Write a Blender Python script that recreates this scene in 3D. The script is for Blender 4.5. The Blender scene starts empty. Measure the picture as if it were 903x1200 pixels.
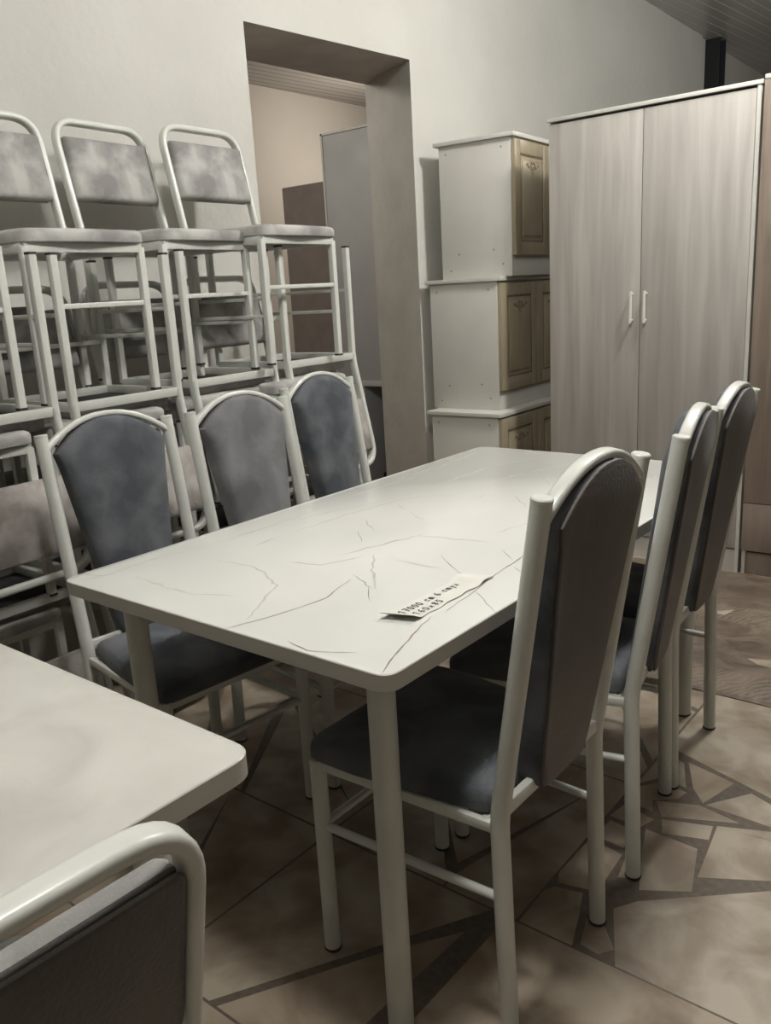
import bpy, bmesh, math, random
from mathutils import Vector, Matrix
random.seed(7)
C = bpy.context.scene.collection
PI = math.pi

# ------------------------------------------------------------------ materials
def mat(name, col, rough=0.5, metal=0.0, spec=0.5, coat=0.0, sheen=0.0):
    m = bpy.data.materials.new(name); m.use_nodes = True
    b = m.node_tree.nodes['Principled BSDF']
    b.inputs['Base Color'].default_value = (*col, 1)
    b.inputs['Roughness'].default_value = rough
    b.inputs['Metallic'].default_value = metal
    b.inputs['Specular IOR Level'].default_value = spec
    b.inputs['Coat Weight'].default_value = coat
    b.inputs['Sheen Weight'].default_value = sheen
    m.diffuse_color = (*col, 1)
    return m

def noise_mat(name, c1, c2, scale=5, stretch=(1, 1, 1), lo=0.35, hi=0.65, detail=5, rough=0.5, bump=0.0, bscale=None, sheen=0.0, spec=0.5, c3=None, distort=0.0, metal=0.0):
    m = mat(name, c1, rough, metal, spec, 0, sheen)
    nt = m.node_tree; N = nt.nodes; L = nt.links; b = N['Principled BSDF']
    tc = N.new('ShaderNodeTexCoord'); mp = N.new('ShaderNodeMapping'); mp.inputs['Scale'].default_value = stretch
    L.new(tc.outputs['Object'], mp.inputs['Vector'])
    n = N.new('ShaderNodeTexNoise'); n.inputs['Scale'].default_value = scale; n.inputs['Detail'].default_value = detail
    n.inputs['Distortion'].default_value = distort
    L.new(mp.outputs['Vector'], n.inputs['Vector'])
    r = N.new('ShaderNodeValToRGB'); L.new(n.outputs['Fac'], r.inputs['Fac'])
    r.color_ramp.elements[0].position = lo; r.color_ramp.elements[0].color = (*c1, 1)
    r.color_ramp.elements[1].position = hi; r.color_ramp.elements[1].color = (*c2, 1)
    if c3:
        e = r.color_ramp.elements.new((lo + hi) / 2); e.color = (*c3, 1)
    L.new(r.outputs['Color'], b.inputs['Base Color'])
    if bump:
        n2 = N.new('ShaderNodeTexNoise'); n2.inputs['Scale'].default_value = bscale or scale * 8; n2.inputs['Detail'].default_value = 4
        L.new(mp.outputs['Vector'], n2.inputs['Vector'])
        bp = N.new('ShaderNodeBump'); bp.inputs['Strength'].default_value = bump; bp.inputs['Distance'].default_value = 0.01
        L.new(n2.outputs['Fac'], bp.inputs['Height']); L.new(bp.outputs['Normal'], b.inputs['Normal'])
    return m

M = {}
M['paint'] = noise_mat('white_paint', (.66, .67, .62), (.60, .61, .565), 9, rough=.28, spec=.5)
M['paint'].node_tree.nodes['Principled BSDF'].inputs['Coat Weight'].default_value = .2
M['rubber'] = mat('dark_rubber', (.03, .028, .025), .6)
M['velvet'] = noise_mat('blue_grey_velvet', (.068, .075, .086), (.145, .152, .162), 8, lo=.38, hi=.66, detail=8, rough=.9, bump=.14, bscale=260, sheen=.1, distort=.3, spec=.1)
M['velvet_light'] = noise_mat('mid_grey_velvet', (.135, .138, .142), (.24, .243, .247), 7, lo=.38, hi=.66, detail=8, rough=.9, bump=.14, bscale=260, sheen=.1, distort=.3, spec=.1)
M['velvet_pale'] = noise_mat('pale_grey_velvet', (.24, .234, .224), (.47, .46, .435), 8, lo=.40, hi=.62, detail=10, rough=.75, bump=.12, bscale=260, sheen=.12, distort=.25, spec=.12)
M['back_cloth'] = noise_mat('brown_grey_backing', (.098, .088, .080), (.135, .121, .110), 6, rough=.6, bump=.2, bscale=160, sheen=.15, spec=.3)
M['back_pale'] = noise_mat('pale_brown_backing', (.20, .18, .165), (.42, .39, .36), 8, lo=.4, hi=.62, rough=.7, bump=.2, bscale=160, sheen=.15, spec=.3)
M['welt'] = mat('dark_blue_piping', (.05, .055, .062), .7)
M['board'] = mat('black_underside', (.018, .018, .018), .8)
M['top'] = noise_mat('white_marble_laminate', (.70, .70, .665), (.66, .66, .625), 2.2, lo=.4, hi=.72, detail=6, rough=.15, spec=.5, distort=.8)
M['edge'] = mat('tabletop_edge', (.50, .48, .43), .35)
M['vein'] = noise_mat('brown_vein', (.21, .165, .115), (.40, .36, .29), 30, rough=.3)
M['vein_pale'] = noise_mat('pale_vein', (.56, .54, .48), (.64, .63, .585), 14, rough=.22)
M['vein_dark'] = mat('dark_hairline_vein', (.13, .12, .105), .3)
M['top2'] = noise_mat('cream_stone_laminate', (.43, .418, .38), (.58, .57, .525), 4.6, lo=.3, hi=.7, detail=9, rough=.33, distort=1.0, c3=(.52, .51, .465))
M['fleck'] = noise_mat('brown_fleck', (.42, .37, .30), (.52, .48, .41), 40, rough=.4)
M['wall'] = noise_mat('plaster', (.625, .615, .57), (.575, .565, .52), 1.7, detail=8, rough=.85, bump=.25, bscale=26, spec=.2)
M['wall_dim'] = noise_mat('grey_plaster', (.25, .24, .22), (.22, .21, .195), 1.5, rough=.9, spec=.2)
M['wall2'] = noise_mat('beige_plaster', (.62, .57, .50), (.57, .525, .46), 1.5, detail=6, rough=.9, bump=.1, bscale=20, spec=.2)
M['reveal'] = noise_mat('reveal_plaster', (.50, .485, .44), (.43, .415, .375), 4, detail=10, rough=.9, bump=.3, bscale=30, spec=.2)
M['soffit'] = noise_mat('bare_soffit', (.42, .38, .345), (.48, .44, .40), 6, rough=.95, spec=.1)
M['white_board'] = noise_mat('white_laminate', (.60, .59, .54), (.565, .555, .51), 5, rough=.45)
M['bronze'] = noise_mat('gold_beige_facade', (.36, .31, .215), (.30, .255, .175), 12, stretch=(1, 1, .3), rough=.3, spec=.5)
M['bronze_dark'] = noise_mat('patina_groove', (.12, .098, .062), (.17, .135, .09), 30, rough=.5)
M['ash'] = noise_mat('bleached_ash', (.335, .316, .288), (.455, .445, .405), 4.2, stretch=(4.5, 4.5, .3), lo=.33, hi=.68, detail=7, rough=.5, bump=.06, bscale=30, distort=.35, c3=(.395, .372, .34))
M['oak'] = noise_mat('brown_oak', (.19, .145, .115), (.29, .235, .19), 4.5, stretch=(5, 5, .5), lo=.3, hi=.7, detail=9, rough=.5, distort=.6)
M['black'] = mat('black_steel', (.012, .012, .014), .5)
M['grey_panel'] = noise_mat('grey_laminate', (.36, .36, .35), (.39, .39, .378), 6, rough=.6)
M['grey_edge'] = mat('grey_edge', (.5, .49, .46), .6)
M['brown_panel'] = noise_mat('hardboard_back', (.185, .155, .135), (.215, .18, .158), 10, rough=.8)
M['paper'] = noise_mat('note_paper', (.70, .69, .63), (.66, .65, .585), 20, rough=.7)
M['ink'] = mat('pen_ink', (.03, .03, .04), .6)
M['grout'] = noise_mat('printed_brown_joint', (.135, .108, .082), (.10, .08, .06), 60, rough=.6, spec=.4)
M['screw'] = mat('screw_head', (.22, .2, .17), .4, .6)
M['handle'] = mat('white_handle', (.78, .76, .70), .3)

def stone_mat():
    m = noise_mat('printed_stone', (.215, .168, .122), (.42, .372, .30), 7, lo=.33, hi=.62, detail=14, rough=.55, spec=.35, distort=.45, c3=(.31, .26, .20), bump=.05, bscale=40)
    nt = m.node_tree; N = nt.nodes; L = nt.links; b = N['Principled BSDF']
    ramp = [n for n in N if n.type == 'VALTORGB'][0]
    g = N.new('ShaderNodeNewGeometry'); mul = N.new('ShaderNodeMixRGB'); mul.blend_type = 'MULTIPLY'; mul.inputs['Fac'].default_value = 1
    r = N.new('ShaderNodeValToRGB'); r.color_ramp.elements[0].color = (.86, .80, .74, 1); r.color_ramp.elements[1].color = (1, 1, 1, 1)
    L.new(g.outputs['Random Per Island'], r.inputs['Fac'])
    L.new(ramp.outputs['Color'], mul.inputs['Color1']); L.new(r.outputs['Color'], mul.inputs['Color2'])
    L.new(mul.outputs['Color'], b.inputs['Base Color'])
    return m
M['stone'] = stone_mat()

def slat_mat(name, c1, c2, pitch, rough, metal):
    m = mat(name, c1, rough, metal); nt = m.node_tree; N = nt.nodes; L = nt.links; b = N['Principled BSDF']
    tc = N.new('ShaderNodeTexCoord'); sx = N.new('ShaderNodeSeparateXYZ'); L.new(tc.outputs['Object'], sx.inputs[0])
    k = N.new('ShaderNodeMath'); k.operation = 'MULTIPLY'; k.inputs[1].default_value = -.065; L.new(sx.outputs['Y'], k.inputs[0])
    a = N.new('ShaderNodeMath'); a.operation = 'ADD'; L.new(sx.outputs['X'], a.inputs[0]); L.new(k.outputs[0], a.inputs[1])
    d = N.new('ShaderNodeMath'); d.operation = 'DIVIDE'; d.inputs[1].default_value = pitch; L.new(a.outputs[0], d.inputs[0])
    f = N.new('ShaderNodeMath'); f.operation = 'FRACT'; L.new(d.outputs[0], f.inputs[0])
    r = N.new('ShaderNodeValToRGB'); e = r.color_ramp.elements
    e[0].position = 0; e[0].color = (*c1, 1); e[1].position = .80; e[1].color = (*c1, 1)
    x = e.new(.86); x.color = (*c2, 1); x = e.new(.93); x.color = (*c2, 1); x = e.new(.97); x.color = tuple(v * .45 for v in c1) + (1,); x = e.new(1.0); x.color = (*c1, 1)
    L.new(f.outputs[0], r.inputs['Fac']); L.new(r.outputs['Color'], b.inputs['Base Color'])
    r2 = N.new('ShaderNodeValToRGB'); e = r2.color_ramp.elements; e[0].color = (1, 1, 1, 1); e[0].position = .82; e[1].position = .9; e[1].color = (.3, .3, .3, 1)
    L.new(f.outputs[0], r2.inputs['Fac'])
    bp = N.new('ShaderNodeBump'); bp.inputs['Strength'].default_value = .6; bp.inputs['Distance'].default_value = .01
    L.new(r2.outputs['Color'], bp.inputs['Height']); L.new(bp.outputs['Normal'], b.inputs['Normal'])
    return m
M['slats'] = slat_mat('grey_ceiling_slats', (.58, .57, .545), (.85, .84, .80), .085, .28, 0)
M['slats2'] = slat_mat('beige_ceiling_slats', (.40, .37, .33), (.22, .20, .18), .10, .5, 0)

def mat_mat():
    m = noise_mat('brown_lino_print', (.085, .064, .047), (.19, .15, .112), 6, lo=.33, hi=.66, detail=13, rough=.5, distort=2.2, c3=(.13, .10, .074))
    nt = m.node_tree; N = nt.nodes; L = nt.links; b = N['Principled BSDF']
    ramp = [n for n in N if n.type == 'VALTORGB'][0]; tc = [n for n in N if n.type == 'TEX_COORD'][0]
    # bands of leaf-like hatching along gentle arcs
    w = N.new('ShaderNodeTexWave'); w.inputs['Scale'].default_value = 15; w.inputs['Distortion'].default_value = 9; w.inputs['Detail'].default_value = 2
    mp = N.new('ShaderNodeMapping'); mp.inputs['Rotation'].default_value = (0, 0, .5); L.new(tc.outputs['Object'], mp.inputs['Vector']); L.new(mp.outputs['Vector'], w.inputs['Vector'])
    w2 = N.new('ShaderNodeTexWave'); w2.bands_direction = 'Y'; w2.inputs['Scale'].default_value = .55; w2.inputs['Distortion'].default_value = 1.6; w2.inputs['Phase Offset'].default_value = 2.4
    L.new(tc.outputs['Object'], w2.inputs['Vector'])
    r = N.new('ShaderNodeValToRGB'); r.color_ramp.elements[0].position = .78; r.color_ramp.elements[1].position = .82
    L.new(w2.outputs['Fac'], r.inputs['Fac'])
    mu = N.new('ShaderNodeMath'); mu.operation = 'MULTIPLY'; L.new(r.outputs['Color'], mu.inputs[0]); L.new(w.outputs['Fac'], mu.inputs[1])
    mu2 = N.new('ShaderNodeMath'); mu2.operation = 'MULTIPLY'; mu2.inputs[1].default_value = .65; L.new(mu.outputs[0], mu2.inputs[0])
    mx = N.new('ShaderNodeMixRGB'); L.new(mu2.outputs[0], mx.inputs['Fac']); L.new(ramp.outputs['Color'], mx.inputs['Color1']); mx.inputs['Color2'].default_value = (.24, .20, .15, 1)
    L.new(mx.outputs['Color'], b.inputs['Base Color'])
    return m
M['lino'] = mat_mat()

# ------------------------------------------------------------------ mesh helpers
def new(): return bmesh.new()
def link(name, bm, mats, parent=None, smooth=True, angle=40):
    me = bpy.data.meshes.new(name)
    bmesh.ops.remove_doubles(bm, verts=bm.verts, dist=1e-6)
    bmesh.ops.recalc_face_normals(bm, faces=bm.faces)
    bm.to_mesh(me); bm.free()
    for m in (mats if isinstance(mats, (list, tuple)) else [mats]): me.materials.append(M[m])
    if smooth:
        me.shade_smooth()
        try: me.set_sharp_from_angle(angle=math.radians(angle))
        except Exception: pass
    o = bpy.data.objects.new(name, me); C.objects.link(o)
    if parent: o.parent = parent
    return o
def box(bm, x0, x1, y0, y1, z0, z1, bev=0.0, mi=0, mtx=None):
    b = bmesh.new()
    bmesh.ops.create_cube(b, size=1)
    for v in b.verts:
        v.co = Vector(((x0 + x1) / 2 + v.co.x * (x1 - x0), (y0 + y1) / 2 + v.co.y * (y1 - y0), (z0 + z1) / 2 + v.co.z * (z1 - z0)))
    if bev: bmesh.ops.bevel(b, geom=b.edges[:], offset=bev, segments=2, profile=.6, affect='EDGES')
    merge(bm, b, mi, mtx)
def merge(bm, b, mi=0, mtx=None):
    vm = {}
    for v in b.verts: vm[v] = bm.verts.new(mtx @ v.co if mtx else v.co)
    for f in b.faces:
        try:
            nf = bm.faces.new([vm[v] for v in f.verts]); nf.material_index = mi if mi else f.material_index
        except ValueError: pass
    b.free()
def fillet(pts, r, n=6):
    pts = [Vector(p) for p in pts]; out = [pts[0]]
    for i in range(1, len(pts) - 1):
        a, b, c = pts[i - 1], pts[i], pts[i + 1]
        d1 = (a - b).normalized(); d2 = (c - b).normalized()
        ang = d1.angle(d2)
        rr = r[i - 1] if isinstance(r, (list, tuple)) else r
        t = min(rr / math.tan(ang / 2), (a - b).length * .48, (c - b).length * .48)
        p1 = b + d1 * t; p2 = b + d2 * t
        for k in range(n + 1):
            s = k / n; out.append((1 - s) ** 2 * p1 + 2 * s * (1 - s) * b + s * s * p2)
    out.append(pts[-1]); return out
def sweep(bm, pts, prof, up=(0, 0, 1), mi=0, caps=True):
    """prof: 2-D points (a, b); a along 'side', b along the frame's up"""
    pts = [Vector(p) for p in pts]; rings = []; prev = Vector(up)
    for i, p in enumerate(pts):
        if i == 0: t = pts[1] - pts[0]
        elif i == len(pts) - 1: t = pts[-1] - pts[-2]
        else: t = (pts[i + 1] - p).normalized() + (p - pts[i - 1]).normalized()
        t.normalize()
        u = prev - t * prev.dot(t)
        if u.length < 1e-5: u = t.orthogonal()
        u.normalize(); prev = u
        s = t.cross(u)
        k = 1.0
        rings.append([bm.verts.new(p + s * a * k + u * b * k) for a, b in prof])
    n = len(prof)
    for i in range(len(rings) - 1):
        for j in range(n):
            f = bm.faces.new((rings[i][j], rings[i][(j + 1) % n], rings[i + 1][(j + 1) % n], rings[i + 1][j])); f.material_index = mi
    if caps:
        f = bm.faces.new(rings[0]); f.material_index = mi
        f = bm.faces.new(rings[-1][::-1]); f.material_index = mi
def circ(r, n=14, ry=None):
    ry = ry or r
    return [(r * math.cos(2 * PI * i / n), ry * math.sin(2 * PI * i / n)) for i in range(n)]
def rrect(w, h, r, k=3):
    out = []
    for cx, cy, a0 in ((w / 2 - r, h / 2 - r, 0), (-w / 2 + r, h / 2 - r, 90), (-w / 2 + r, -h / 2 + r, 180), (w / 2 - r, -h / 2 + r, 270)):
        for i in range(k + 1):
            a = math.radians(a0 + 90 * i / k); out.append((cx + r * math.cos(a), cy + r * math.sin(a)))
    return out
def tube(bm, pts, r, n=14, mi=0, up=(0, 0, 1)): sweep(bm, pts, circ(r, n), up, mi)
def capped(bm, a, b, r, bev=.003, n=18):
    """a round tube end to end with slightly domed closed ends"""
    a = Vector(a); b = Vector(b); d = (b - a).normalized()
    pts = [a, a + d * bev, b - d * bev, b]
    u = d.orthogonal().normalized(); s = d.cross(u)
    rings = []
    for p, rr in ((a, r - bev), (a + d * bev, r), (b - d * bev, r), (b, r - bev)):
        rings.append([bm.verts.new(p + s * rr * math.cos(2 * PI * i / n) + u * rr * math.sin(2 * PI * i / n)) for i in range(n)])
    for i in range(3):
        for j in range(n): bm.faces.new((rings[i][j], rings[i][(j + 1) % n], rings[i + 1][(j + 1) % n], rings[i + 1][j]))
    bm.faces.new(rings[0]); bm.faces.new(rings[-1][::-1])
def pad(bm, outline, place, levels, mi=0, centre=None):
    """outline: list of 2-D points; levels: (inset distance, height) rings from bottom to top; place(x, y, h) -> 3-D"""
    n = len(outline)
    cx = sum(p[0] for p in outline) / n; cy = sum(p[1] for p in outline) / n
    if centre: cx, cy = centre
    # inward normals
    nr = []
    for i in range(n):
        a = Vector(outline[i - 1]); b = Vector(outline[(i + 1) % n]); t = (b - a).normalized(); q = Vector((-t.y, t.x))
        if q.dot(Vector((cx, cy)) - Vector(outline[i])) < 0: q = -q
        nr.append(q)
    rings = []
    mnx, mxx = min(p[0] for p in outline), max(p[0] for p in outline); mny, mxy = min(p[1] for p in outline), max(p[1] for p in outline)
    cx, cy = (mnx + mxx) / 2, (mny + mxy) / 2; hx, hy = (mxx - mnx) / 2, (mxy - mny) / 2
    for ins, h in levels:
        if ins < 1: sx_, sy_ = 1 - ins / hx, 1 - ins / hy
        else: sx_ = sy_ = (ins - 1)
        ring = [bm.verts.new(place(cx + (p[0] - cx) * sx_, cy + (p[1] - cy) * sy_, h)) for p in outline]
        rings.append(ring)
    for i in range(len(rings) - 1):
        for j in range(n):
            f = bm.faces.new((rings[i][j], rings[i][(j + 1) % n], rings[i + 1][(j + 1) % n], rings[i + 1][j])); f.material_index = mi
    f = bm.faces.new(rings[0]); f.material_index = mi
    f = bm.faces.new(rings[-1][::-1]); f.material_index = mi
def round_poly(pts, r, n=5):
    """rounded closed polygon; r may be a list per corner"""
    out = []; m = len(pts)
    for i in range(m):
        a, b, c = Vector(pts[i - 1]), Vector(pts[i]), Vector(pts[(i + 1) % m]); rr = r[i] if isinstance(r, (list, tuple)) else r
        d1 = (a - b).normalized(); d2 = (c - b).normalized(); ang = d1.angle(d2); t = rr / math.tan(ang / 2)
        p1 = b + d1 * t; p2 = b + d2 * t
        for k in range(n + 1):
            s = k / n; q = (1 - s) ** 2 * p1 + 2 * s * (1 - s) * b + s * s * p2; out.append((q.x, q.y))
    return out

def empty(name, loc, rz=0, rx=0, label=None, cat=None, group=None):
    o = bpy.data.objects.new(name, None); C.objects.link(o); o.empty_display_size = .1
    o.location = loc; o.rotation_euler = (rx, 0, rz); tag(o, label, cat, group); return o
def tag(o, label=None, cat=None, group=None, kind=None):
    if label: o['label'] = label
    if cat: o['category'] = cat
    if group: o['group'] = group
    if kind: o['kind'] = kind
    return o
def struct(name, bm, mats, smooth=False):
    o = link(name, bm, mats, smooth=smooth, angle=12); o['kind'] = 'structure'; return o
def copy_tree(o, parent=None):
    c = o.copy(); C.objects.link(c)
    if parent: c.parent = parent
    for ch in list(o.children): copy_tree(ch, c)
    return c

# ------------------------------------------------------------------ dining chair (local: rear posts at x=0, front legs at -x)
WR, WF, DEP, KH, HH, TILT = .35, .386, .391, .437, .983, .083
def make_dining_chair():
    root = empty('dining_chair', (0, 0, 0))
    R = .0163
    for s in (-1, 1):
        bm = new(); y = s * WR / 2
        k = .02
        path = [Vector((.011, y, .006)), Vector((.001, y, KH - .04))] + [Vector((x, y, z)) for x, z in ((.0005, KH - .015), (.002, KH + .01), (.006, KH + .04))] + [Vector((TILT, y, HH))]
        sweep(bm, path, circ(R, 18), (1, 0, 0))
        g = link('leg', bm, 'paint', root)
        bm = new(); capped(bm, (.011, y, 0), (.011, y, .007), R + .0014, .002)
        f = link('foot_cap', bm, 'rubber', g)
        bm = new(); d = Vector((TILT, 0, HH - KH)).normalized()
        p = Vector((TILT, y, HH)); capped(bm, p - d * .004, p + d * .005, R + .0006, .002)
        link('end_cap', bm, 'paint', g)
        bm = new(); y = s * WF / 2
        tube(bm, [(-DEP, y, .006), (-DEP, y, .43)], R, 18, up=(1, 0, 0)); g = link('leg', bm, 'paint', root)
        bm = new(); capped(bm, (-DEP, y, 0), (-DEP, y, .007), R + .0014, .002); link('foot_cap', bm, 'rubber', g)
        bm = new(); tube(bm, [(-DEP, s * WF / 2, .285), (.005, s * WR / 2, .285)], .0085, 10); link('stretcher', bm, 'paint', root)
    bm = new(); tube(bm, [(-DEP, -WF / 2, .285), (-DEP, WF / 2, .285)], .0085, 10); link('stretcher', bm, 'paint', root)
    bm = new()
    pr = rrect(.014, .02, .003, 2)
    for a, b in (((-DEP, -WF / 2, .418), (-DEP, WF / 2, .418)), ((-DEP, -WF / 2, .418), (0, -WR / 2, .418)), ((-DEP, WF / 2, .418), (0, WR / 2, .418)), ((-.03, -WR / 2, .418), (-.03, WR / 2, .418))):
        sweep(bm, [a, b], pr, (0, 0, 1))
    link('seat_frame', bm, 'paint', root)
    bm = new(); sweep(bm, [(.004, -WR / 2, .452), (.004, WR / 2, .452)], rrect(.016, .026, .004, 2), (0, 0, 1)); link('crossbar', bm, 'paint', root)
    # seat
    ol = round_poly([(-.022, -.168), (-.022, .168), (-.30, .205), (-DEP - .022, .207), (-DEP - .022, -.207), (-.30, -.205)], [.02, .02, .03, .035, .035, .03])
    bm = new()
    pad(bm, ol, lambda x, y, h: Vector((x, y, h)), [(.006, .428), (0, .434), (0, .450), (.003, .461), (.010, .469), (.024, .475), (1.8, .480), (1.55, .484), (1.3, .486), (1.1, .487)])
    for f in bm.faces:
        if all(abs(v.co.z - .428) < 1e-5 for v in f.verts): f.material_index = 1
    link('seat', bm, ['velvet', 'board'], root)
    # back: local plane of the tilted posts
    Lp = math.hypot(TILT, HH - KH); ex = Vector((TILT, 0, HH - KH)).normalized(); nx = Vector((-ex.z, 0, ex.x))   # nx points to the front
    def pl(v, s, h): return ex * s + Vector((0, v, KH)) + nx * h + Vector((.002, 0, 0))
    peak, end, hw = Lp + .034, Lp - .036, WR / 2 - .004
    arc = []
    for i in range(25):
        v = -hw + 2 * hw * i / 24; q = abs(v / hw)
        arc.append((v, end + (peak - end) * (1 - q ** 2.15)))
    bm = new(); sweep(bm, [pl(v, s, .002) for v, s in arc], rrect(.026, .015, .006, 3), tuple(ex)); link('back_arch', bm, 'paint', root)
    top = [(v * .87, s - .007 - .006 * abs(v / hw) ** 3) for v, s in arc]
    side = lambda q: .083 + (.1435 - .083) * min(1, (q / .49)) ** 1.1
    ol = []
    for i in range(25): ol.append((-top[24 - i][0], top[24 - i][1]) if False else top[i])
    s1 = top[-1][1]
    for i in range(1, 12):
        s = s1 - (s1 - .03) * i / 12; ol.append((side(s), s))
    ol += [(x, y) for x, y in ((.081, .024), (.074, .014), (.055, .009), (0, .008), (-.055, .009), (-.074, .014), (-.081, .024))]
    for i in range(11, 0, -1):
        s = s1 - (s1 - .03) * i / 12; ol.append((-side(s), s))
    bm = new()
    pad(bm, ol, lambda v, s, h: pl(v, s, h), [(.003, -.0165), (0, -.014), (0, .016), (.003, .026), (.010, .032), (.022, .036), (1.7, .0385), (1.4, .0395), (1.1, .040)], centre=(0, .3))
    link('backrest', bm, 'velvet', root)
    bm = new()
    ol = [(v * .965, s + .003) for v, s in ol]
    pad(bm, ol, lambda v, s, h: pl(v, s, h), [(.002, -.023), (.0, -.0215), (.0, -.0185), (.001, -.0165)])
    link('back_panel', bm, 'back_cloth', root)
    return root

# ------------------------------------------------------------------ square-tube chair (same local frame)
SW, SD, SK, ST, SH = .374, .36, .42, .088, .842
def make_cafe_chair():
    root = empty('square_tube_chair', (0, 0, 0))
    q = rrect(.022, .022, .003, 2)
    for s in (-1, 1):
        y = s * SW / 2
        bm = new(); sweep(bm, [(0, y, .004), (0, y, SK)], q, (1, 0, 0)); g = link('leg', bm, 'paint', root)
        bm = new(); box(bm, -.0115, .0115, y - .0115, y + .0115, 0, .007, .001); link('foot_cap', bm, 'rubber', g)
        bm = new(); sweep(bm, [(-SD, y, .004), (-SD, y, SK)], q, (1, 0, 0)); g = link('leg', bm, 'paint', root)
        bm = new(); box(bm, -SD - .0115, -SD + .0115, y - .0115, y + .0115, 0, .007, .001); link('foot_cap', bm, 'rubber', g)
        bm = new(); sweep(bm, [(-SD, y, .165), (0, y, .165)], rrect(.014, .012, .002, 2), (0, 0, 1)); link('stretcher', bm, 'paint', root)
    for x, z in ((-SD, .262),):
        bm = new(); sweep(bm, [(x, -SW / 2, z), (x, SW / 2, z)], rrect(.014, .014, .002, 2), (0, 0, 1)); link('stretcher', bm, 'paint', root)
    bm = new(); f = rrect(.020, .026, .002, 2)
    for a, b in (((-SD, -SW / 2, .4185), (-SD, SW / 2, .4185)), ((0, -SW / 2, .4185), (0, SW / 2, .4185)), ((-SD, -SW / 2, .4185), (0, -SW / 2, .4185)), ((-SD, SW / 2, .4185), (0, SW / 2, .4185))):
        sweep(bm, [a, b], f, (0, 0, 1))
    link('seat_frame', bm, 'paint', root)
    # bent back loop carrying on from the rear legs
    H = SH; y = SW / 2
    pts = fillet([(0, -y, SK - .01), (.004, -y, SK + .03), (ST, -y, H), (ST, y, H), (.004, y, SK + .03), (0, y, SK - .01)], [.05, .085, .085, .05], 9)
    # resample direction: profile up vector is the lateral axis at start so the wide face runs front-back
    bm = new(); sweep(bm, pts, rrect(.030, .021, .008, 3), (0, 1, 0)); link('back_frame', bm, 'paint', root)
    # seat cushion
    ol = round_poly([(-.022, -.175), (-.022, .175), (-SD + .05, .204), (-SD - .018, .198), (-SD - .036, 0), (-SD - .018, -.198), (-SD + .05, -.204)], [.03, .03, .04, .03, .05, .03, .04])
    bm = new()
    pad(bm, ol, lambda x, y, h: Vector((x, y, h)), [(.008, .430), (.001, .434), (0, .442), (0, .456), (.004, .463), (.013, .468), (.03, .470), (1.6, .4715), (1.2, .472)])
    for f in bm.faces:
        if all(v.co.z < .431 for v in f.verts): f.material_index = 1
    link('seat', bm, ['velvet_pale', 'board'], root)
    ex = Vector((ST - .004, 0, H - SK - .03)).normalized(); nx = Vector((-ex.z, 0, ex.x)); Lb = math.hypot(ST, H - SK - .03)
    def pl(v, s, h): return Vector((.004, v, SK + .03)) + ex * s + nx * h
    ol = round_poly([(-.174, Lb - .262), (.174, Lb - .262), (.174, Lb - .058), (-.174, Lb - .058)], .012)
    bm = new(); pad(bm, ol, lambda v, s, h: pl(v, s, h + .006 * 0 - (v / .17) ** 2 * -.004), [(.004, -.003), (0, 0), (0, .012), (.004, .022), (.014, .028), (.035, .031), (1.5, .033), (1.2, .033)])
    link('backrest', bm, 'velvet_pale', root)
    bm = new(); pad(bm, ol, lambda v, s, h: pl(v, s, h), [(.002, -.012), (.0, -.010), (.0, -.005), (.003, -.0035)])
    link('back_panel', bm, 'back_pale', root)
    return root

dc = make_dining_chair()
rows = [  # x, y, yaw, label
 (.911, .365, 0.0, 1, 'tall-backed dining chair nearest the camera, right of the marble-look table'),
 (.884, .883, .175, 1, 'middle dining chair right of the marble-look table, slightly turned'),
 (.846, 1.269, .06, 1, 'farthest dining chair right of the marble-look table, nearest the wardrobes'),
 (-.294, .386, -.103, -1, 'leftmost dining chair, blue-grey back, left of the marble-look table'),
 (-.254, .809, -.023, -1, 'middle dining chair left of the table, paler grey back than its neighbours'),
 (-.412, 1.323, .055, -1, 'dining chair left of the table nearest the doorway, dark blue-grey back')]
for i, (x, y, a, s, lab) in enumerate(rows):
    o = dc if i == 0 else copy_tree(dc)
    o.location = (x, y, 0); o.rotation_euler = (0, 0, a if s > 0 else a + PI)
    tag(o, lab, 'chair', 'tall-backed dining chairs around the marble-look table')

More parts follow.
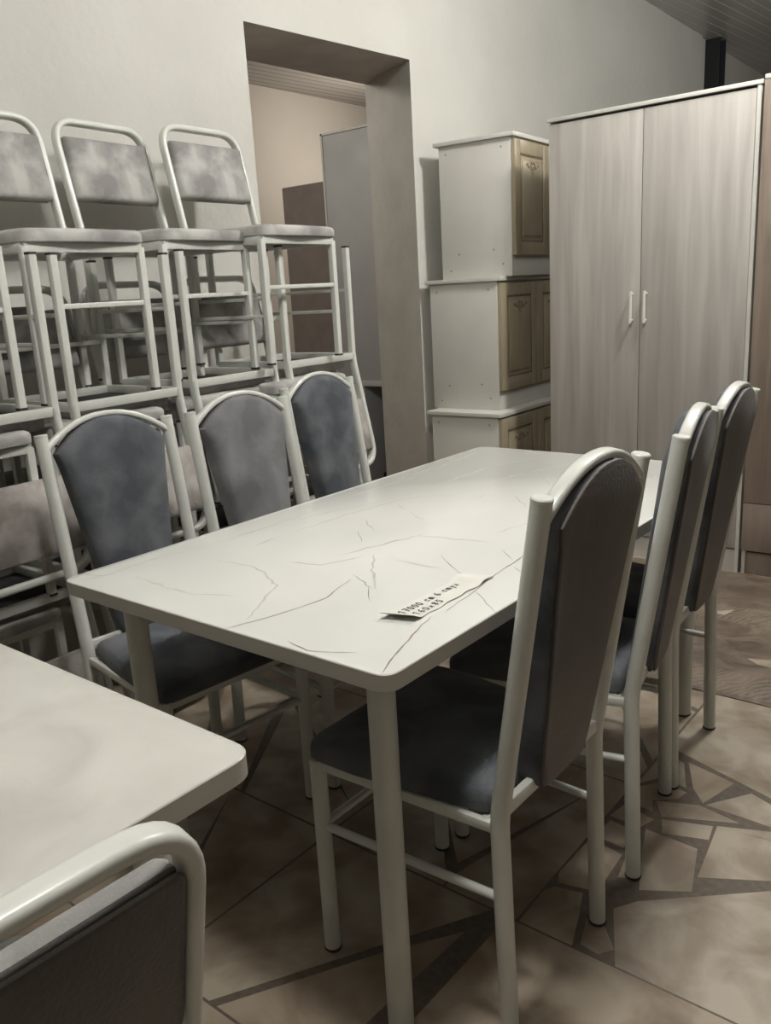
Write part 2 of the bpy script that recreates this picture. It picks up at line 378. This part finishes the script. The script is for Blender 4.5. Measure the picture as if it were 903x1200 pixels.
for o in C.objects:
    if o.parent and o.name.startswith('backrest') and abs(o.parent.location.y - .809) < .001:
        o.data = o.data.copy(); o.data.materials[0] = M['velvet_light']
cc = make_cafe_chair()
cc.location = (.893, -.632, 0); cc.rotation_euler = (0, 0, -.045)
tag(cc, 'square-tube chair seen from behind in the bottom left corner of the photo', 'chair')
cols = [('stack cut off by the photo left edge', (-.60, .20, .03), (-.62, .12, .03), -.015),
        ('leftmost whole stack', (-.632, .645, .035), (-.648, .576, .03), -.015),
        ('second whole stack from the left', (-.668, 1.10, .038), (-.700, 1.056, .10), -.003),
        ('stack nearest the doorway', (-.688, 1.553, .031), (-.64, 1.425, .05), .012)]
where = ['lowest upright chair', 'lower upside-down chair', 'middle upright chair', 'upper upside-down chair', 'topmost upright chair']
for ci, (cl, inv, upr, dz) in enumerate(cols):
    for k in range(5):
        c = copy_tree(cc)
        if k % 2 == 0:
            x, y, a = upr; zz = {0: 0, 2: .515 + dz / 2, 4: 1.042 + dz}[k]
            if k < 4: x, y, a = x + .012 * (k - 1), y + .008 * (1 - k), a * .4
            c.location = (x - SD * math.cos(a), y - SD * math.sin(a), zz); c.rotation_euler = (0, 0, PI + a)
        else:
            x, y, a = inv; zz = {1: .928 + dz / 2, 3: 1.447 + dz}[k]
            if k == 1: x, y, a = x - .012, y + .006, a * .5
            c.location = (x, y, zz); c.rotation_euler = (PI, 0, a)
        tag(c, where[k] + ' of the ' + cl + '', 'chair', 'square-tube chairs stacked along the wall')

for o in cc.children:
    if o.name.startswith('back_panel'):
        o.data = o.data.copy(); o.data.materials[0] = M['back_cloth']

# ------------------------------------------------------------------ tables
def tabletop(bm, x0, x1, y0, y1, z0, z1, r):
    ol = round_poly([(x0, y0), (x1, y0), (x1, y1), (x0, y1)], r, 8)
    pad(bm, ol, lambda x, y, h: Vector((x, y, h)), [(.0015, z0), (0, z0 + .0015), (0, z1 - .0015), (.0015, z1)])
    for f in bm.faces: f.material_index = 0 if abs(f.calc_center_median().z - z1) < 1e-4 else 1
    for f in bm.faces:
        if f.calc_center_median().z < z0 + .0005: f.material_index = 1
def strip(bm, pts, w, z, mi, jag=.003, sub=5):
    P = []
    for i in range(len(pts) - 1):
        a = Vector(pts[i]); b = Vector(pts[i + 1]); n = max(1, int((b - a).length / .018))
        for k in range(n):
            q = a.lerp(b, k / n)
            if P: q = q + Vector((random.uniform(-jag, jag), random.uniform(-jag, jag)))
            P.append(q)
    P.append(Vector(pts[-1])); m = len(P)
    L_ = []
    for i, q in enumerate(P):
        t = (P[min(i + 1, m - 1)] - P[max(i - 1, 0)]).normalized(); s = Vector((-t.y, t.x))
        ww = w * random.uniform(.55, 1.2) * (0.12 if i in (0, m - 1) else min(1, .45 + .8 * min(i, m - 1 - i) / m * 2))
        L_.append((bm.verts.new((q.x - s.x * ww / 2, q.y - s.y * ww / 2, z)), bm.verts.new((q.x + s.x * ww / 2, q.y + s.y * ww / 2, z))))
    for i in range(m - 1):
        f = bm.faces.new((L_[i][0], L_[i][1], L_[i + 1][1], L_[i + 1][0])); f.material_index = mi
TW, TL, TH, INS = .85, 1.585, .75, .097
t = empty('dining_table', (TW / 2, TL / 2, 0), label='long white marble-look table with thin brown veins and a paper note on it', cat='table')
bm = new(); tabletop(bm, 0, TW, 0, TL, TH - .029, TH, .032)
V_dark = [[[.253, .657], [.298, .62], [.344, .586]], [[.239, .808], [.298, .77]], [[.316, .76], [.394, .711]], [[.503, .323], [.571, .289], [.607, .282]], [[.574, .29], [.632, .225]],
          [[.522, .438], [.604, .434], [.643, .437]], [[.582, .51], [.629, .472], [.681, .435], [.704, .42]], [[.758, .364], [.796, .336], [.848, .292]], [[.675, .601], [.733, .548]], [[.752, .516], [.788, .489]],
          [[.276, 1.293], [.319, 1.235]], [[.458, 1.025], [.508, .969], [.553, .925]], [[.312, .569], [.381, .499]], [[-.0, .043], [.051, .057], [.063, .09]]]
V_brown = [[[.835, .003], [.816, .045], [.793, .124], [.765, .224]], [[.775, .248], [.761, .376], [.746, .46], [.74, .533], [.732, .60], [.70, .75], [.66, .93]], [[.63, .02], [.685, .008], [.755, .044]], [[.418, 1.242], [.486, 1.168]], [[.501, .0], [.515, .039], [.534, .101], [.55, .2], [.52, .3]]]
V_pale = [[[.04, .02], [.063, .075], [.055, .187], [.08, .308], [.091, .454], [.091, .583], [.07, .8], [.08, 1.1]], [[.339, .318], [.411, .339], [.45, .42]], [[.399, .41], [.425, .493], [.465, .626]], [[.46, .6], [.599, .63], [.634, .634]],
          [[.181, .477], [.187, .65], [.215, .856], [.346, 1.025]], [[.308, 1.04], [.338, 1.218], [.422, 1.478]], [[.392, .932], [.382, 1.01]], [[.186, .365], [.18, .437]], [[.052, 1.027], [.064, 1.269], [.05, 1.487]],
          [[.597, .282], [.522, .364], [.46, .444]], [[.1, .55], [.2, .9], [.21, 1.3], [.3, 1.57]], [[.6, .7], [.66, 1.0], [.7, 1.4]], [[.5, .05], [.42, .2], [.3, .26], [.16, .25]], [[.12, .09], [.3, .08], [.4, .12]]]
for v in V_pale: strip(bm, v, .0055, TH + .00015, 2, .004)
for v in V_brown: strip(bm, v, .0038, TH + .0002, 3, .002)
for v in V_dark: strip(bm, v, .0016, TH + .00025, 4, .003)
bmesh.ops.translate(bm, verts=bm.verts, vec=(-TW / 2, -TL / 2, 0))
link('tabletop', bm, ['top', 'edge', 'vein_pale', 'vein', 'vein_dark'], t)
def table_legs(t, hw, hl, ins, h, r):
    for sx in (-1, 1):
        for sy in (-1, 1):
            x, y = sx * (hw - ins), sy * (hl - ins)
            bm = new(); tube(bm, [(x, y, .006), (x, y, h)], r, 24, up=(1, 0, 0)); g = link('leg', bm, 'paint', t)
            bm = new(); capped(bm, (x, y, 0), (x, y, .007), r + .001, .002, 24); link('foot_cap', bm, 'rubber', g)
            bm = new(); box(bm, x - .045, x + .045, y - .045, y + .045, h - .006, h, .002); link('mounting_plate', bm, 'paint', g)
table_legs(t, TW / 2, TL / 2, INS, TH - .029, .0235)

t2 = empty('dining_table', (.838 - .55, -.241 - .35, 0), label='cream stone-look table at the bottom left, beside the chair seen from behind', cat='table')
bm = new(); tabletop(bm, -.55, .55, -.35, .35, .719, .75, .038)
for i in range(46):
    x = random.uniform(-.5, .5); y = random.uniform(-.32, .32); a = random.uniform(.1, 1.0); l = random.uniform(.01, .035)
    strip(bm, [(x, y), (x + l * math.cos(a), y + l * math.sin(a))], random.uniform(.001, .0028), .75015, 2, .003)
link('tabletop', bm, ['top2', 'edge', 'fleck'], t2)
table_legs(t2, .55, .35, .10, .719, .0235)

# ------------------------------------------------------------------ note on the table
note = empty('paper_note', (.727, .305, TH + .001), label='handwritten paper price note with curled ends lying on the marble-look table', cat='note')
nx_, ny_ = 8, 30; W2, L2 = .030, .128
def nz(u, v):     # u along x (-1..1), v along y (-1..1)
    z = .0012 + .0005 * math.sin(5 * v + u)
    if v < -.80: z += .010 * ((-.80 - v) / .2) ** 1.5
    if v > .62: z += .006 * math.sin((v - .62) / .38 * PI) * (.4 + .6 * (u < 0) * -u) + .0035 * (v - .62) / .38
    return z
bm = new(); g = [[bm.verts.new((W2 * (2 * i / nx_ - 1) * (1 - .12 * (j / ny_)) + .002 * math.sin(j * .9), L2 * (2 * j / ny_ - 1) + .01 * (2 * i / nx_ - 1), nz(2 * i / nx_ - 1, 2 * j / ny_ - 1))) for i in range(nx_ + 1)] for j in range(ny_ + 1)]
for j in range(ny_):
    for i in range(nx_): bm.faces.new((g[j][i], g[j][i + 1], g[j + 1][i + 1], g[j + 1][i]))
r = bmesh.ops.extrude_face_region(bm, geom=bm.faces[:])
bmesh.ops.translate(bm, verts=[e for e in r['geom'] if isinstance(e, bmesh.types.BMVert)], vec=(0, 0, -.0003))
link('sheet', bm, 'paper', note)
G = {'1': [[(.1, .75), (.45, 1), (.45, 0)]], '7': [[(.05, .95), (.75, 1), (.35, 0)], [(.2, .5), (.65, .52)]], '0': [[(.4, 1), (.1, .75), (.1, .25), (.4, 0), (.7, .3), (.7, .75), (.4, 1)]],
     'c': [[(.7, .6), (.4, .7), (.15, .45), (.3, .05), (.65, .1)]], 'm': [[(.05, .65), (.1, 0)], [(.1, .5), (.3, .68), (.4, .5), (.4, 0)], [(.4, .5), (.62, .68), (.75, .5), (.75, 0)]],
     '6': [[(.65, 1), (.25, .75), (.1, .3), (.35, 0), (.7, .2), (.55, .5), (.15, .4)]], 'y': [[(.1, .65), (.35, .25)], [(.7, .65), (.2, -.35)]], 'l': [[(.05, .05), (.25, .15), (.4, .65), (.65, 0)]],
     'x': [[(.1, .55), (.6, .05)], [(.6, .55), (.1, .05)]], '8': [[(.4, 1), (.15, .75), (.65, .3), (.4, 0), (.15, .25), (.65, .75), (.4, 1)]], '5': [[(.7, 1), (.2, 1), (.2, .6), (.6, .55), (.6, .1), (.1, .05)]], ' ': []}
bm = new()
def write(s, x0, y0, h, w):
    y = y0
    for ch in s:
        for st in G[ch]:
            P = [Vector((x0 - h * b, y + w * a, 0)) for a, b in st]
            for i in range(len(P) - 1):
                a, b = P[i], P[i + 1]; d = (b - a).normalized(); n = Vector((-d.y, d.x, 0)) * .00135
                za = nz(a.x / W2, a.y / L2) + .0004; zb = nz(b.x / W2, b.y / L2) + .0004
                bm.faces.new([bm.verts.new((q.x, q.y, z)) for q, z in ((a - n - d * .0006, za), (a + n - d * .0006, za), (b + n + d * .0006, zb), (b - n + d * .0006, zb))])
        y += w * (1.18 if ch != ' ' else .75)
write('17000 cm 6 cmyl', -.003, -.103, .0145, .0106)
write('160x85', .0195, -.093, .0135, .0115)
link('handwriting', bm, 'ink', note, smooth=False)

# ------------------------------------------------------------------ floor cabinets in a stack
def carve(bm, x, yc, zc, w):
    for s in (-1, 1):
        pts = [Vector((x, yc + s * w * (.05 + .9 * k / 10), zc + .012 * math.sin(k * .9) - .012 * k / 10 + .012)) for k in range(11)]
        tube(bm, pts, .0028, 6, up=(1, 0, 0))
        pts = [Vector((x, yc + s * (w * .25 + .012 * math.cos(a) * (1 - a / 9)), zc - .006 + .012 * math.sin(a) * (1 - a / 9))) for a in [i * .5 for i in range(12)]]
        tube(bm, pts, .0022, 6, up=(1, 0, 0))
    tube(bm, [(x, yc, zc), (x, yc - .006, zc - .02), (x, yc, zc - .034)], .0025, 6, up=(1, 0, 0))
def make_cabinet():
    # local: front face at x=0 looking +x, near side at y=0, width along +y, back at x=-.41
    H, D_, W_ = .66, .396, .79
    root = empty('base_cabinet', (0, 0, 0))
    bm = new()
    box(bm, -D_, 0, 0, .016, 0, H - .02, .0008); box(bm, -D_, 0, W_ - .016, W_, 0, H - .02, .0008)
    box(bm, -D_, -D_ + .006, .016, W_ - .016, .0, H - .02)
    box(bm, -D_ + .006, 0, .016, W_ - .016, .09, .106); box(bm, -D_ + .006, -.01, .016, W_ - .016, .35, .366)
    box(bm, -.016, 0, .016, W_ - .016, 0, .09, .0008); box(bm, -.016, 0, .016, W_ - .016, H - .06, H - .02)
    c = link('carcass', bm, 'white_board', root)
    bm = new(); box(bm, -D_ - .025, .022, -.014, W_ + .014, H - .02, H, .003); link('top_board', bm, 'white_board', root)
    for k in range(2):
        y0 = .003 + k * .393; y1 = y0 + .390; z0, z1 = .098, H - .030
        bm = new()
        box(bm, .001, .016, y0, y1, z0, z1, .003)
        fw = .062
        for a, b, c_, d in ((y0 + fw, y1 - fw, z0, z0 + fw), (y0 + fw, y1 - fw, z1 - fw, z1), (y0, y0 + fw, z0, z1), (y1 - fw, y1, z0, z1)):
            box(bm, .014, .021, a, b, c_, d, .0022)
        box(bm, .014, .0215, y0 + fw + .028, y1 - fw - .028, z0 + fw + .028, z1 - fw - .028, .006)
        d = link('door', bm, 'bronze', root)
        bm = new()
        for a, b, c_, e in ((y0 + fw, y1 - fw, z0 + fw, z0 + fw + .009), (y0 + fw, y1 - fw, z1 - fw - .009, z1 - fw), (y0 + fw, y0 + fw + .009, z0 + fw, z1 - fw), (y1 - fw - .009, y1 - fw, z0 + fw, z1 - fw)):
            box(bm, .0155, .0185, a, b, c_, e, .001)
        link('moulding', bm, 'bronze_dark', d)
        bm = new(); carve(bm, .0222, (y0 + y1) / 2, z1 - fw - .055, .075); link('carving', bm, 'bronze_dark', d)
    for x, z in ((-.05, .06), (-D_ + .05, .04), (-.05, H - .06), (-D_ + .04, H - .06), (-.10, .13), (-D_ + .1, .12)):
        bm = new(); capped(bm, (x, -.001, z), (x, .003, z), .0045, .001, 10); link('screw', bm, 'screw', root)
    return root
cab = make_cabinet()
spots = [((-.666, 2.782), .024, 0, 'bottom'), ((-.717, 2.883), .038, .6605, 'middle'), ((-.661, 2.94), .079, 1.321, 'topmost')]
labs = ['white cabinet with gold-beige doors, lowest of the three stacked by the wardrobe',
        'white cabinet with gold-beige doors, middle of the three stacked by the wardrobe',
        'white cabinet with gold-beige doors, topmost of the three stacked by the wardrobe']
for i, ((x, y), a, z, w) in enumerate(spots):
    o = cab if i == 0 else copy_tree(cab)
    o.location = (x, y, z); o.rotation_euler = (0, 0, a); tag(o, labs[i], 'cabinet', 'kitchen cabinets stacked by the doorway')

# ------------------------------------------------------------------ wardrobes
def handle(bm, x, y, z0, z1):
    sweep(bm, [(x, y - .024, z0), (x, y - .024, z1)], rrect(.012, .008, .003, 2), (0, 1, 0))
    for z in (z0 + .012, z1 - .012): sweep(bm, [(x, y + .001, z), (x, y - .024, z)], rrect(.009, .009, .003, 2), (0, 0, 1))
w = empty('wardrobe', (.045, 2.85, 0), label='tall two-door wardrobe in pale bleached wood with small white handles', cat='wardrobe')
bm = new()
X0, X1, WD, WH = -.455, .455, .50, 1.985
box(bm, X0, X0 + .016, .017, WD, 0, WH - .018, .0008); box(bm, X1 - .016, X1, -.002, WD, 0, WH - .018, .0008)
box(bm, X0, X1, WD - .006, WD, .02, WH - .018); box(bm, X0 + .016, X1 - .016, .02, WD - .006, .10, .116)
box(bm, -.008, .008, .03, WD - .006, .116, WH - .018)
link('carcass', bm, 'ash', w)
bm = new(); box(bm, X0 - .004, X1 + .004, -.006, WD, WH - .016, WH, .001); link('top_board', bm, 'white_board', w)
bm = new(); box(bm, X0 + .016, X1 - .016, .012, .028, 0, .10, .0008); link('plinth', bm, 'white_board', w)
for k, (a, b) in enumerate(((X0 + .001, -.0155), (-.0125, X1 - .018))):
    bm = new(); box(bm, a, b, 0, .016, .108, WH - .026, .001); d = link('door', bm, 'ash', w)
    bm = new(); handle(bm, -.048 if k == 0 else .014, 0, 1.085, 1.222); link('handle', bm, 'handle', d)
bm = new(); box(bm, X1 - .016, X1 - .0005, -.0035, -.0015, 0, WH - .02); link('edge_band', bm, 'white_board', w)

w2 = empty('wardrobe', (.98, 2.85, 0), label='dark brown wood wardrobe cut off by the right edge of the photo', cat='wardrobe')
bm = new()
X0, X1 = -.468, .468
box(bm, X0, X0 + .016, 0, WD, 0, WH - .002, .0008); box(bm, X1 - .016, X1, 0, WD, 0, WH - .002, .0008); box(bm, X0, X1, WD - .006, WD, .02, WH - .018)
box(bm, X0 + .016, X1 - .016, .02, WD - .006, .10, .116)
link('carcass', bm, 'white_board', w2)
bm = new(); box(bm, X0 - .002, X1 + .002, -.006, WD, WH - .002, WH + .014, .001); link('top_board', bm, 'white_board', w2)
bm = new(); box(bm, X0 + .018, X1 - .018, .004, .02, 0, .10, .0008); link('plinth', bm, 'oak', w2)
for a, b in ((X0 + .001, -.002), (.001, X1 - .001)):
    bm = new(); box(bm, a, b, -.017, -.001, .325, WH - .008, .001); d = link('door', bm, 'oak', w2)
    bm = new(); handle(bm, b - .03 if a < -.1 else a + .03, -.017, 1.08, 1.22); link('handle', bm, 'handle', d)
bm = new(); box(bm, X0 + .001, X1 - .001, -.017, -.001, .112, .321, .001); link('drawer', bm, 'oak', w2)

# ------------------------------------------------------------------ room shell
def wx(y): return -1.3865 + .0709 * y
CZ = 3.14
def prism(bm, poly, z0, z1, mi=0):
    a = [bm.verts.new((x, y, z0)) for x, y in poly]; b = [bm.verts.new((x, y, z1)) for x, y in poly]; n = len(poly)
    for i in range(n): bm.faces.new((a[i], a[(i + 1) % n], b[(i + 1) % n], b[i])).material_index = mi
    bm.faces.new(a).material_index = mi; bm.faces.new(b[::-1]).material_index = mi
OL = (-1.256, 1.842); OR = (-1.183, 2.872)   # doorway edges on the room side
IL = (-1.70, 1.90); IR = (-1.650, 3.086)
bm = new()
prism(bm, [(wx(-4), -4), OL, IL, (wx(-4) - .45, -4)], 0, CZ)
prism(bm, [OR, (-1.178, 3.2), (-1.172, 3.7), (-1.150, 4.2), (-1.125, 4.7), (-1.10, 5.1), (-1.08, 5.5), (-1.117, 6.79), (-1.5, 6.79), (-1.6, 5.0), IR], 0, CZ)
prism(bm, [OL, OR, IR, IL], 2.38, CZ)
prism(bm, [(-1.137, 6.79), (-1.205, 9.1), (-1.5, 9.1), (-1.5, 6.79)], 0, CZ)
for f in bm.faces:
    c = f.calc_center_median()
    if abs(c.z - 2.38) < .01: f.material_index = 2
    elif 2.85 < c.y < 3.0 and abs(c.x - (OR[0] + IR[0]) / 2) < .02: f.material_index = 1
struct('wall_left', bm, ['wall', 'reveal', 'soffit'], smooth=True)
bm = new(); box(bm, -1.5, 4.6, 9.0, 9.2, 0, CZ); struct('wall_back', bm, 'wall_dim')
bm = new(); box(bm, 4.5, 4.7, -4, 9.2, 0, CZ); struct('wall_right', bm, 'wall_dim')
bm = new(); box(bm, -1.7, 4.6, -4.2, -4, 0, CZ); struct('wall_front', bm, 'wall_dim')
bm = new(); box(bm, -1.65, 4.6, -4.2, 9.2, CZ, CZ + .1); struct('ceiling', bm, 'slats')
# neighbouring room
bm = new(); box(bm, -4.7, -4.5, -1, 9.1, 0, CZ); struct('wall_far', bm, 'wall2')
bm = new(); box(bm, -4.6, -1.5, 8.9, 9.1, 0, CZ); box(bm, -4.6, -1.7, -1.2, -1, 0, CZ); struct('wall_side', bm, 'wall2')
bm = new(); box(bm, -4.7, -1.65, -1.2, 9.1, CZ, CZ + .1); struct('ceiling_far', bm, 'slats2')

bm = new(); s_ = .075
y = 6.93
prism(bm, [(x + d[0], y + d[1]) for x, d in [(-1.152, q) for q in ((0, 0), (.13, 0), (.13, .012), (.071, .012), (.071, .138), (.13, .138), (.13, .15), (0, .15), (0, .138), (.059, .138), (.059, .012), (0, .012))]], 0, CZ - .001)
o = link('steel_column', bm, 'black', smooth=False); tag(o, 'black steel column rising to the ceiling above the pale wardrobe', 'column')

# floor with a printed crazy-paving pattern, stones as faces on the joint colour
def clip(poly, nx, ny, d):
    out = []
    for i in range(len(poly)):
        a, b = poly[i - 1], poly[i]; da = a[0] * nx + a[1] * ny - d; db = b[0] * nx + b[1] * ny - d
        if (da <= 0) != (db <= 0):
            t_ = da / (da - db); out.append((a[0] + (b[0] - a[0]) * t_, a[1] + (b[1] - a[1]) * t_))
        if db <= 0: out.append(b)
    return out
def area(p): return abs(sum(p[i - 1][0] * p[i][1] - p[i][0] * p[i - 1][1] for i in range(len(p)))) / 2
def stones(bm, x0, x1, y0, y1, n):
    seeds = [(random.uniform(x0, x1), random.uniform(y0, y1)) for _ in range(n)]
    for i, (sx, sy) in enumerate(seeds):
        poly = [(x0, y0), (x1, y0), (x1, y1), (x0, y1)]
        poly = [(x0 + .003, y0 + .003), (x1 - .003, y0 + .003), (x1 - .003, y1 - .003), (x0 + .003, y1 - .003)]
        for j, (tx, ty) in enumerate(seeds):
            if i == j or not poly: continue
            nx, ny = tx - sx, ty - sy; l = math.hypot(nx, ny); nx /= l; ny /= l
            # tilt the joint a little so its width varies
            a = ((i * 7 + j * 3) % 11 - 5) * .012; nx, ny = nx * math.cos(a) - ny * math.sin(a), nx * math.sin(a) + ny * math.cos(a)
            gap = .003 + ((i * 5 + j * 11) % 7) * .0015
            poly = clip(poly, nx, ny, ((sx + tx) / 2) * nx + ((sy + ty) / 2) * ny - gap)
        if len(poly) >= 3 and area(poly) > .0012:
            f = bm.faces.new([bm.verts.new((x, y, .0003)) for x, y in poly]); f.material_index = 1
manual = [[(.933, .593), (.965, .642), (1.182, .831), (1.227, .855), (1.62, 1.03), (1.62, .449), (1.001, .449)],
 [(1.041, .787), (1.017, .993), (1.126, 1.04), (1.30, 1.052), (1.62, 1.05), (1.62, 1.062), (1.237, .90)],
 [(.883, .889), (1.008, .883), (1.047, .735), (.954, .677), (.91, .798)],
 [(.899, .947), (1.009, .987), (1.018, .93), (.92, .894)],
 [(.859, 1.013), (.955, 1.053), (1.057, 1.033), (.895, .957)],
 [(.966, 1.063), (1.043, 1.174), (1.096, 1.151), (1.30, 1.09), (1.30, 1.062), (1.122, 1.058)],
 [(.863, 1.232), (.994, 1.196), (.958, 1.065), (.915, 1.119)],
 [(.79, 1.283), (1.09, 1.178), (1.30, 1.10), (1.62, 1.07), (1.62, 1.658), (.79, 1.658)],
 [(.922, .463), (.9, .534), (.926, .552), (.982, .487), (.961, .458)],
 [(.80, .60), (.868, .618), (.882, .665), (.876, .768), (.79, .784), (.787, .63)],
 [(.79, .449), (.91, .449), (.885, .53), (.86, .60), (.80, .585), (.787, .56)],
 [(.879, .866), (.926, .76), (.92, .70), (.90, .69), (.885, .768)],
 [(.79, .80), (.868, .79), (.872, .865), (.80, .875)], [(.79, .89), (.87, .89), (.885, .935), (.80, .955)],
 [(.263, -.067), (.418, -.067), (.588, .217), (.725, .444), (.263, .444)], [(.44, -.067), (.70, -.067), (.695, .08), (.715, .36), (.61, .215)],
 [(.755, -.067), (1.347, -.067), (1.347, .444), (.765, .444)], [(.79, .97), (.87, .965), (.85, 1.01), (.90, 1.05), (.91, 1.09), (.84, 1.10), (.79, 1.04)], [(.79, 1.06), (.83, 1.12), (.90, 1.11), (.855, 1.22), (.79, 1.25)]]
bm = new()
v = [bm.verts.new(p) for p in ((-4.7, -4.2, 0), (4.6, -4.2, 0), (4.6, 9.2, 0), (-4.7, 9.2, 0))]; bm.faces.new(v)
v = [bm.verts.new(p) for p in ((-4.7, -4.2, -.1), (4.6, -4.2, -.1), (4.6, 9.2, -.1), (-4.7, 9.2, -.1))]; bm.faces.new(v[::-1])
for p in manual: bm.faces.new([bm.verts.new((x, y, .0003)) for x, y in p]).material_index = 1
ys = [-4.2, -3.55, -2.9, -2.3, -1.7, -1.15, -.6, -.07, .447, 1.05, 1.655, 2.26, 2.87]
for r_ in range(len(ys) - 1):
    y0, y1 = ys[r_], ys[r_ + 1]
    xs = [-1.5 + (.0 if r_ % 2 else .0)]
    xb = [-1.45, -.94, -.34, .26, .785, 1.62, 2.2, 2.8, 3.4, 4.5]
    if not (.4 < y0 < 1.6): xb = [-1.45, -.94, -.34, .26, .735, 1.35, 2.0, 2.8, 3.6, 4.5]
    for i in range(len(xb) - 1):
        x0, x1 = xb[i], xb[i + 1]
        if .4 < y0 < 1.6 and abs(x0 - .785) < .01: continue
        if abs(y0 + .07) < .01 and .2 < x0 < .8: continue
        big = x1 < .8
        stones(bm, x0, x1, y0, y1, 3 if big else 7)
struct('floor', bm, ['grout', 'stone'])

bm = new(); box(bm, -.35, 2.6, 1.66, 2.835, .0005, .0035, .0008)
for pts in ([(.80, 1.97), (.93, 2.02), (.925, 1.93), (.84, 1.94)], [(.56, 2.33), (.63, 2.40), (.61, 2.32)]):
    bm.faces.new([bm.verts.new((x, y, .0037)) for x, y in pts]).material_index = 1
for pts, w_ in (([(.46, 2.02), (.52, 1.93), (.60, 1.88)], .004), ([(.62, 2.62), (.55, 2.5), (.45, 2.42)], .005), ([(.95, 1.76), (1.1, 1.74), (1.3, 1.78)], .004), ([(.5, 1.95), (.2, 2.3), (.1, 2.7)], .005)): strip(bm, pts, w_, .0037, 2, .006)
o = link('lino_sheet', bm, ['lino', 'stone', 'grout']); tag(o, 'dark brown patterned sheet of floor covering in front of the wardrobes', 'floor mat')

# furniture in the next room
g = empty('tall_cabinet', (-2.12, 3.85, 0), label='tall grey cabinet seen through the doorway with an open dark niche below', cat='cabinet')
bm = new(); box(bm, -.335, .33, -.25, .25, .70, 2.29, .002); link('body', bm, 'grey_panel', g)
bm = new(); box(bm, -.338, .333, -.262, .25, .665, .70, .002); link('shelf_board', bm, 'grey_edge', g)
bm = new(); box(bm, -.345, -.332, -.258, -.25, .665, 2.295, .0); box(bm, -.345, .33, -.258, -.25, 2.283, 2.296, .0); link('edge_strip', bm, 'grey_edge', g)
bm = new(); box(bm, -.335, -.10, -.25, .25, 0, .665, .002); link('side_panel', bm, 'grey_panel', g)
bm = new(); box(bm, .315, .33, -.25, .25, 0, .665, .001); link('side_panel', bm, 'grey_panel', g)
bm = new(); box(bm, -.1, .315, .20, .24, .0, .665); box(bm, -.1, .315, -.1, .2, 0, .03); link('niche_lining', bm, 'black', g)
b = empty('cupboard', (-2.74, 3.98, 0), label='brown hardboard cupboard back left of the grey cabinet in the next room', cat='cabinet')
bm = new(); box(bm, -.30, .27, -.19, .2, 0, 2.04, .002); link('body', bm, 'white_board', b)
bm = new(); box(bm, -.298, .268, -.198, -.19, .01, 2.035, .0); link('back_panel', bm, 'brown_panel', b)

# ------------------------------------------------------------------ lights
def bulb(name, loc, p, col=(1, .982, .945), r=.12):
    l = bpy.data.lights.new(name, 'POINT'); l.energy = p; l.color = col; l.shadow_soft_size = r
    o = bpy.data.objects.new(name, l); C.objects.link(o); o.location = loc; return o
bulb('ceiling_or_fill_lamp', (.88, 2.45, 2.9), 128)
bulb('ceiling_or_fill_lamp', (.9, -.12, 2.9), 80)
bulb('ceiling_or_fill_lamp', (1.4, 5.8, 2.9), 28)
bulb('ceiling_or_fill_lamp', (-2.6, 2.2, 2.7), 34, (1, .95, .88))
bulb('ceiling_or_fill_lamp', (-3.4, 5.6, 2.5), 32, (1, .93, .85))  # fill bulb added to brighten the next room's far wall
wd = bpy.data.worlds.new('world'); bpy.context.scene.world = wd; wd.use_nodes = True
wd.node_tree.nodes['Background'].inputs[0].default_value = (.5, .5, .48, 1); wd.node_tree.nodes['Background'].inputs[1].default_value = .3

# ------------------------------------------------------------------ camera
cam = bpy.data.cameras.new('camera'); co = bpy.data.objects.new('camera', cam); C.objects.link(co)
px, py, pz, yaw, pit, rol, f = 1.5632, -.8503, 1.2810, -.6886, .2535, -.0570, 996.39
fw = Vector((math.sin(yaw) * math.cos(pit), math.cos(yaw) * math.cos(pit), -math.sin(pit)))
rt = Vector((math.cos(yaw), -math.sin(yaw), 0)); up = rt.cross(fw)
r2 = math.cos(rol) * rt + math.sin(rol) * up; u2 = -math.sin(rol) * rt + math.cos(rol) * up
mw = Matrix((( r2.x, u2.x, -fw.x, px), (r2.y, u2.y, -fw.y, py), (r2.z, u2.z, -fw.z, pz), (0, 0, 0, 1)))
co.matrix_world = mw
cam.sensor_fit = 'VERTICAL'; cam.sensor_height = 24; cam.lens = f / 1200 * 24; cam.clip_start = .02; cam.clip_end = 60
S = bpy.context.scene
S.camera = co
S.view_settings.view_transform = 'Standard'; S.view_settings.look = 'None'; S.view_settings.gamma = 1; S.view_settings.use_curve_mapping = False
S.view_settings.exposure = 0.06
S.cycles.max_bounces = 8
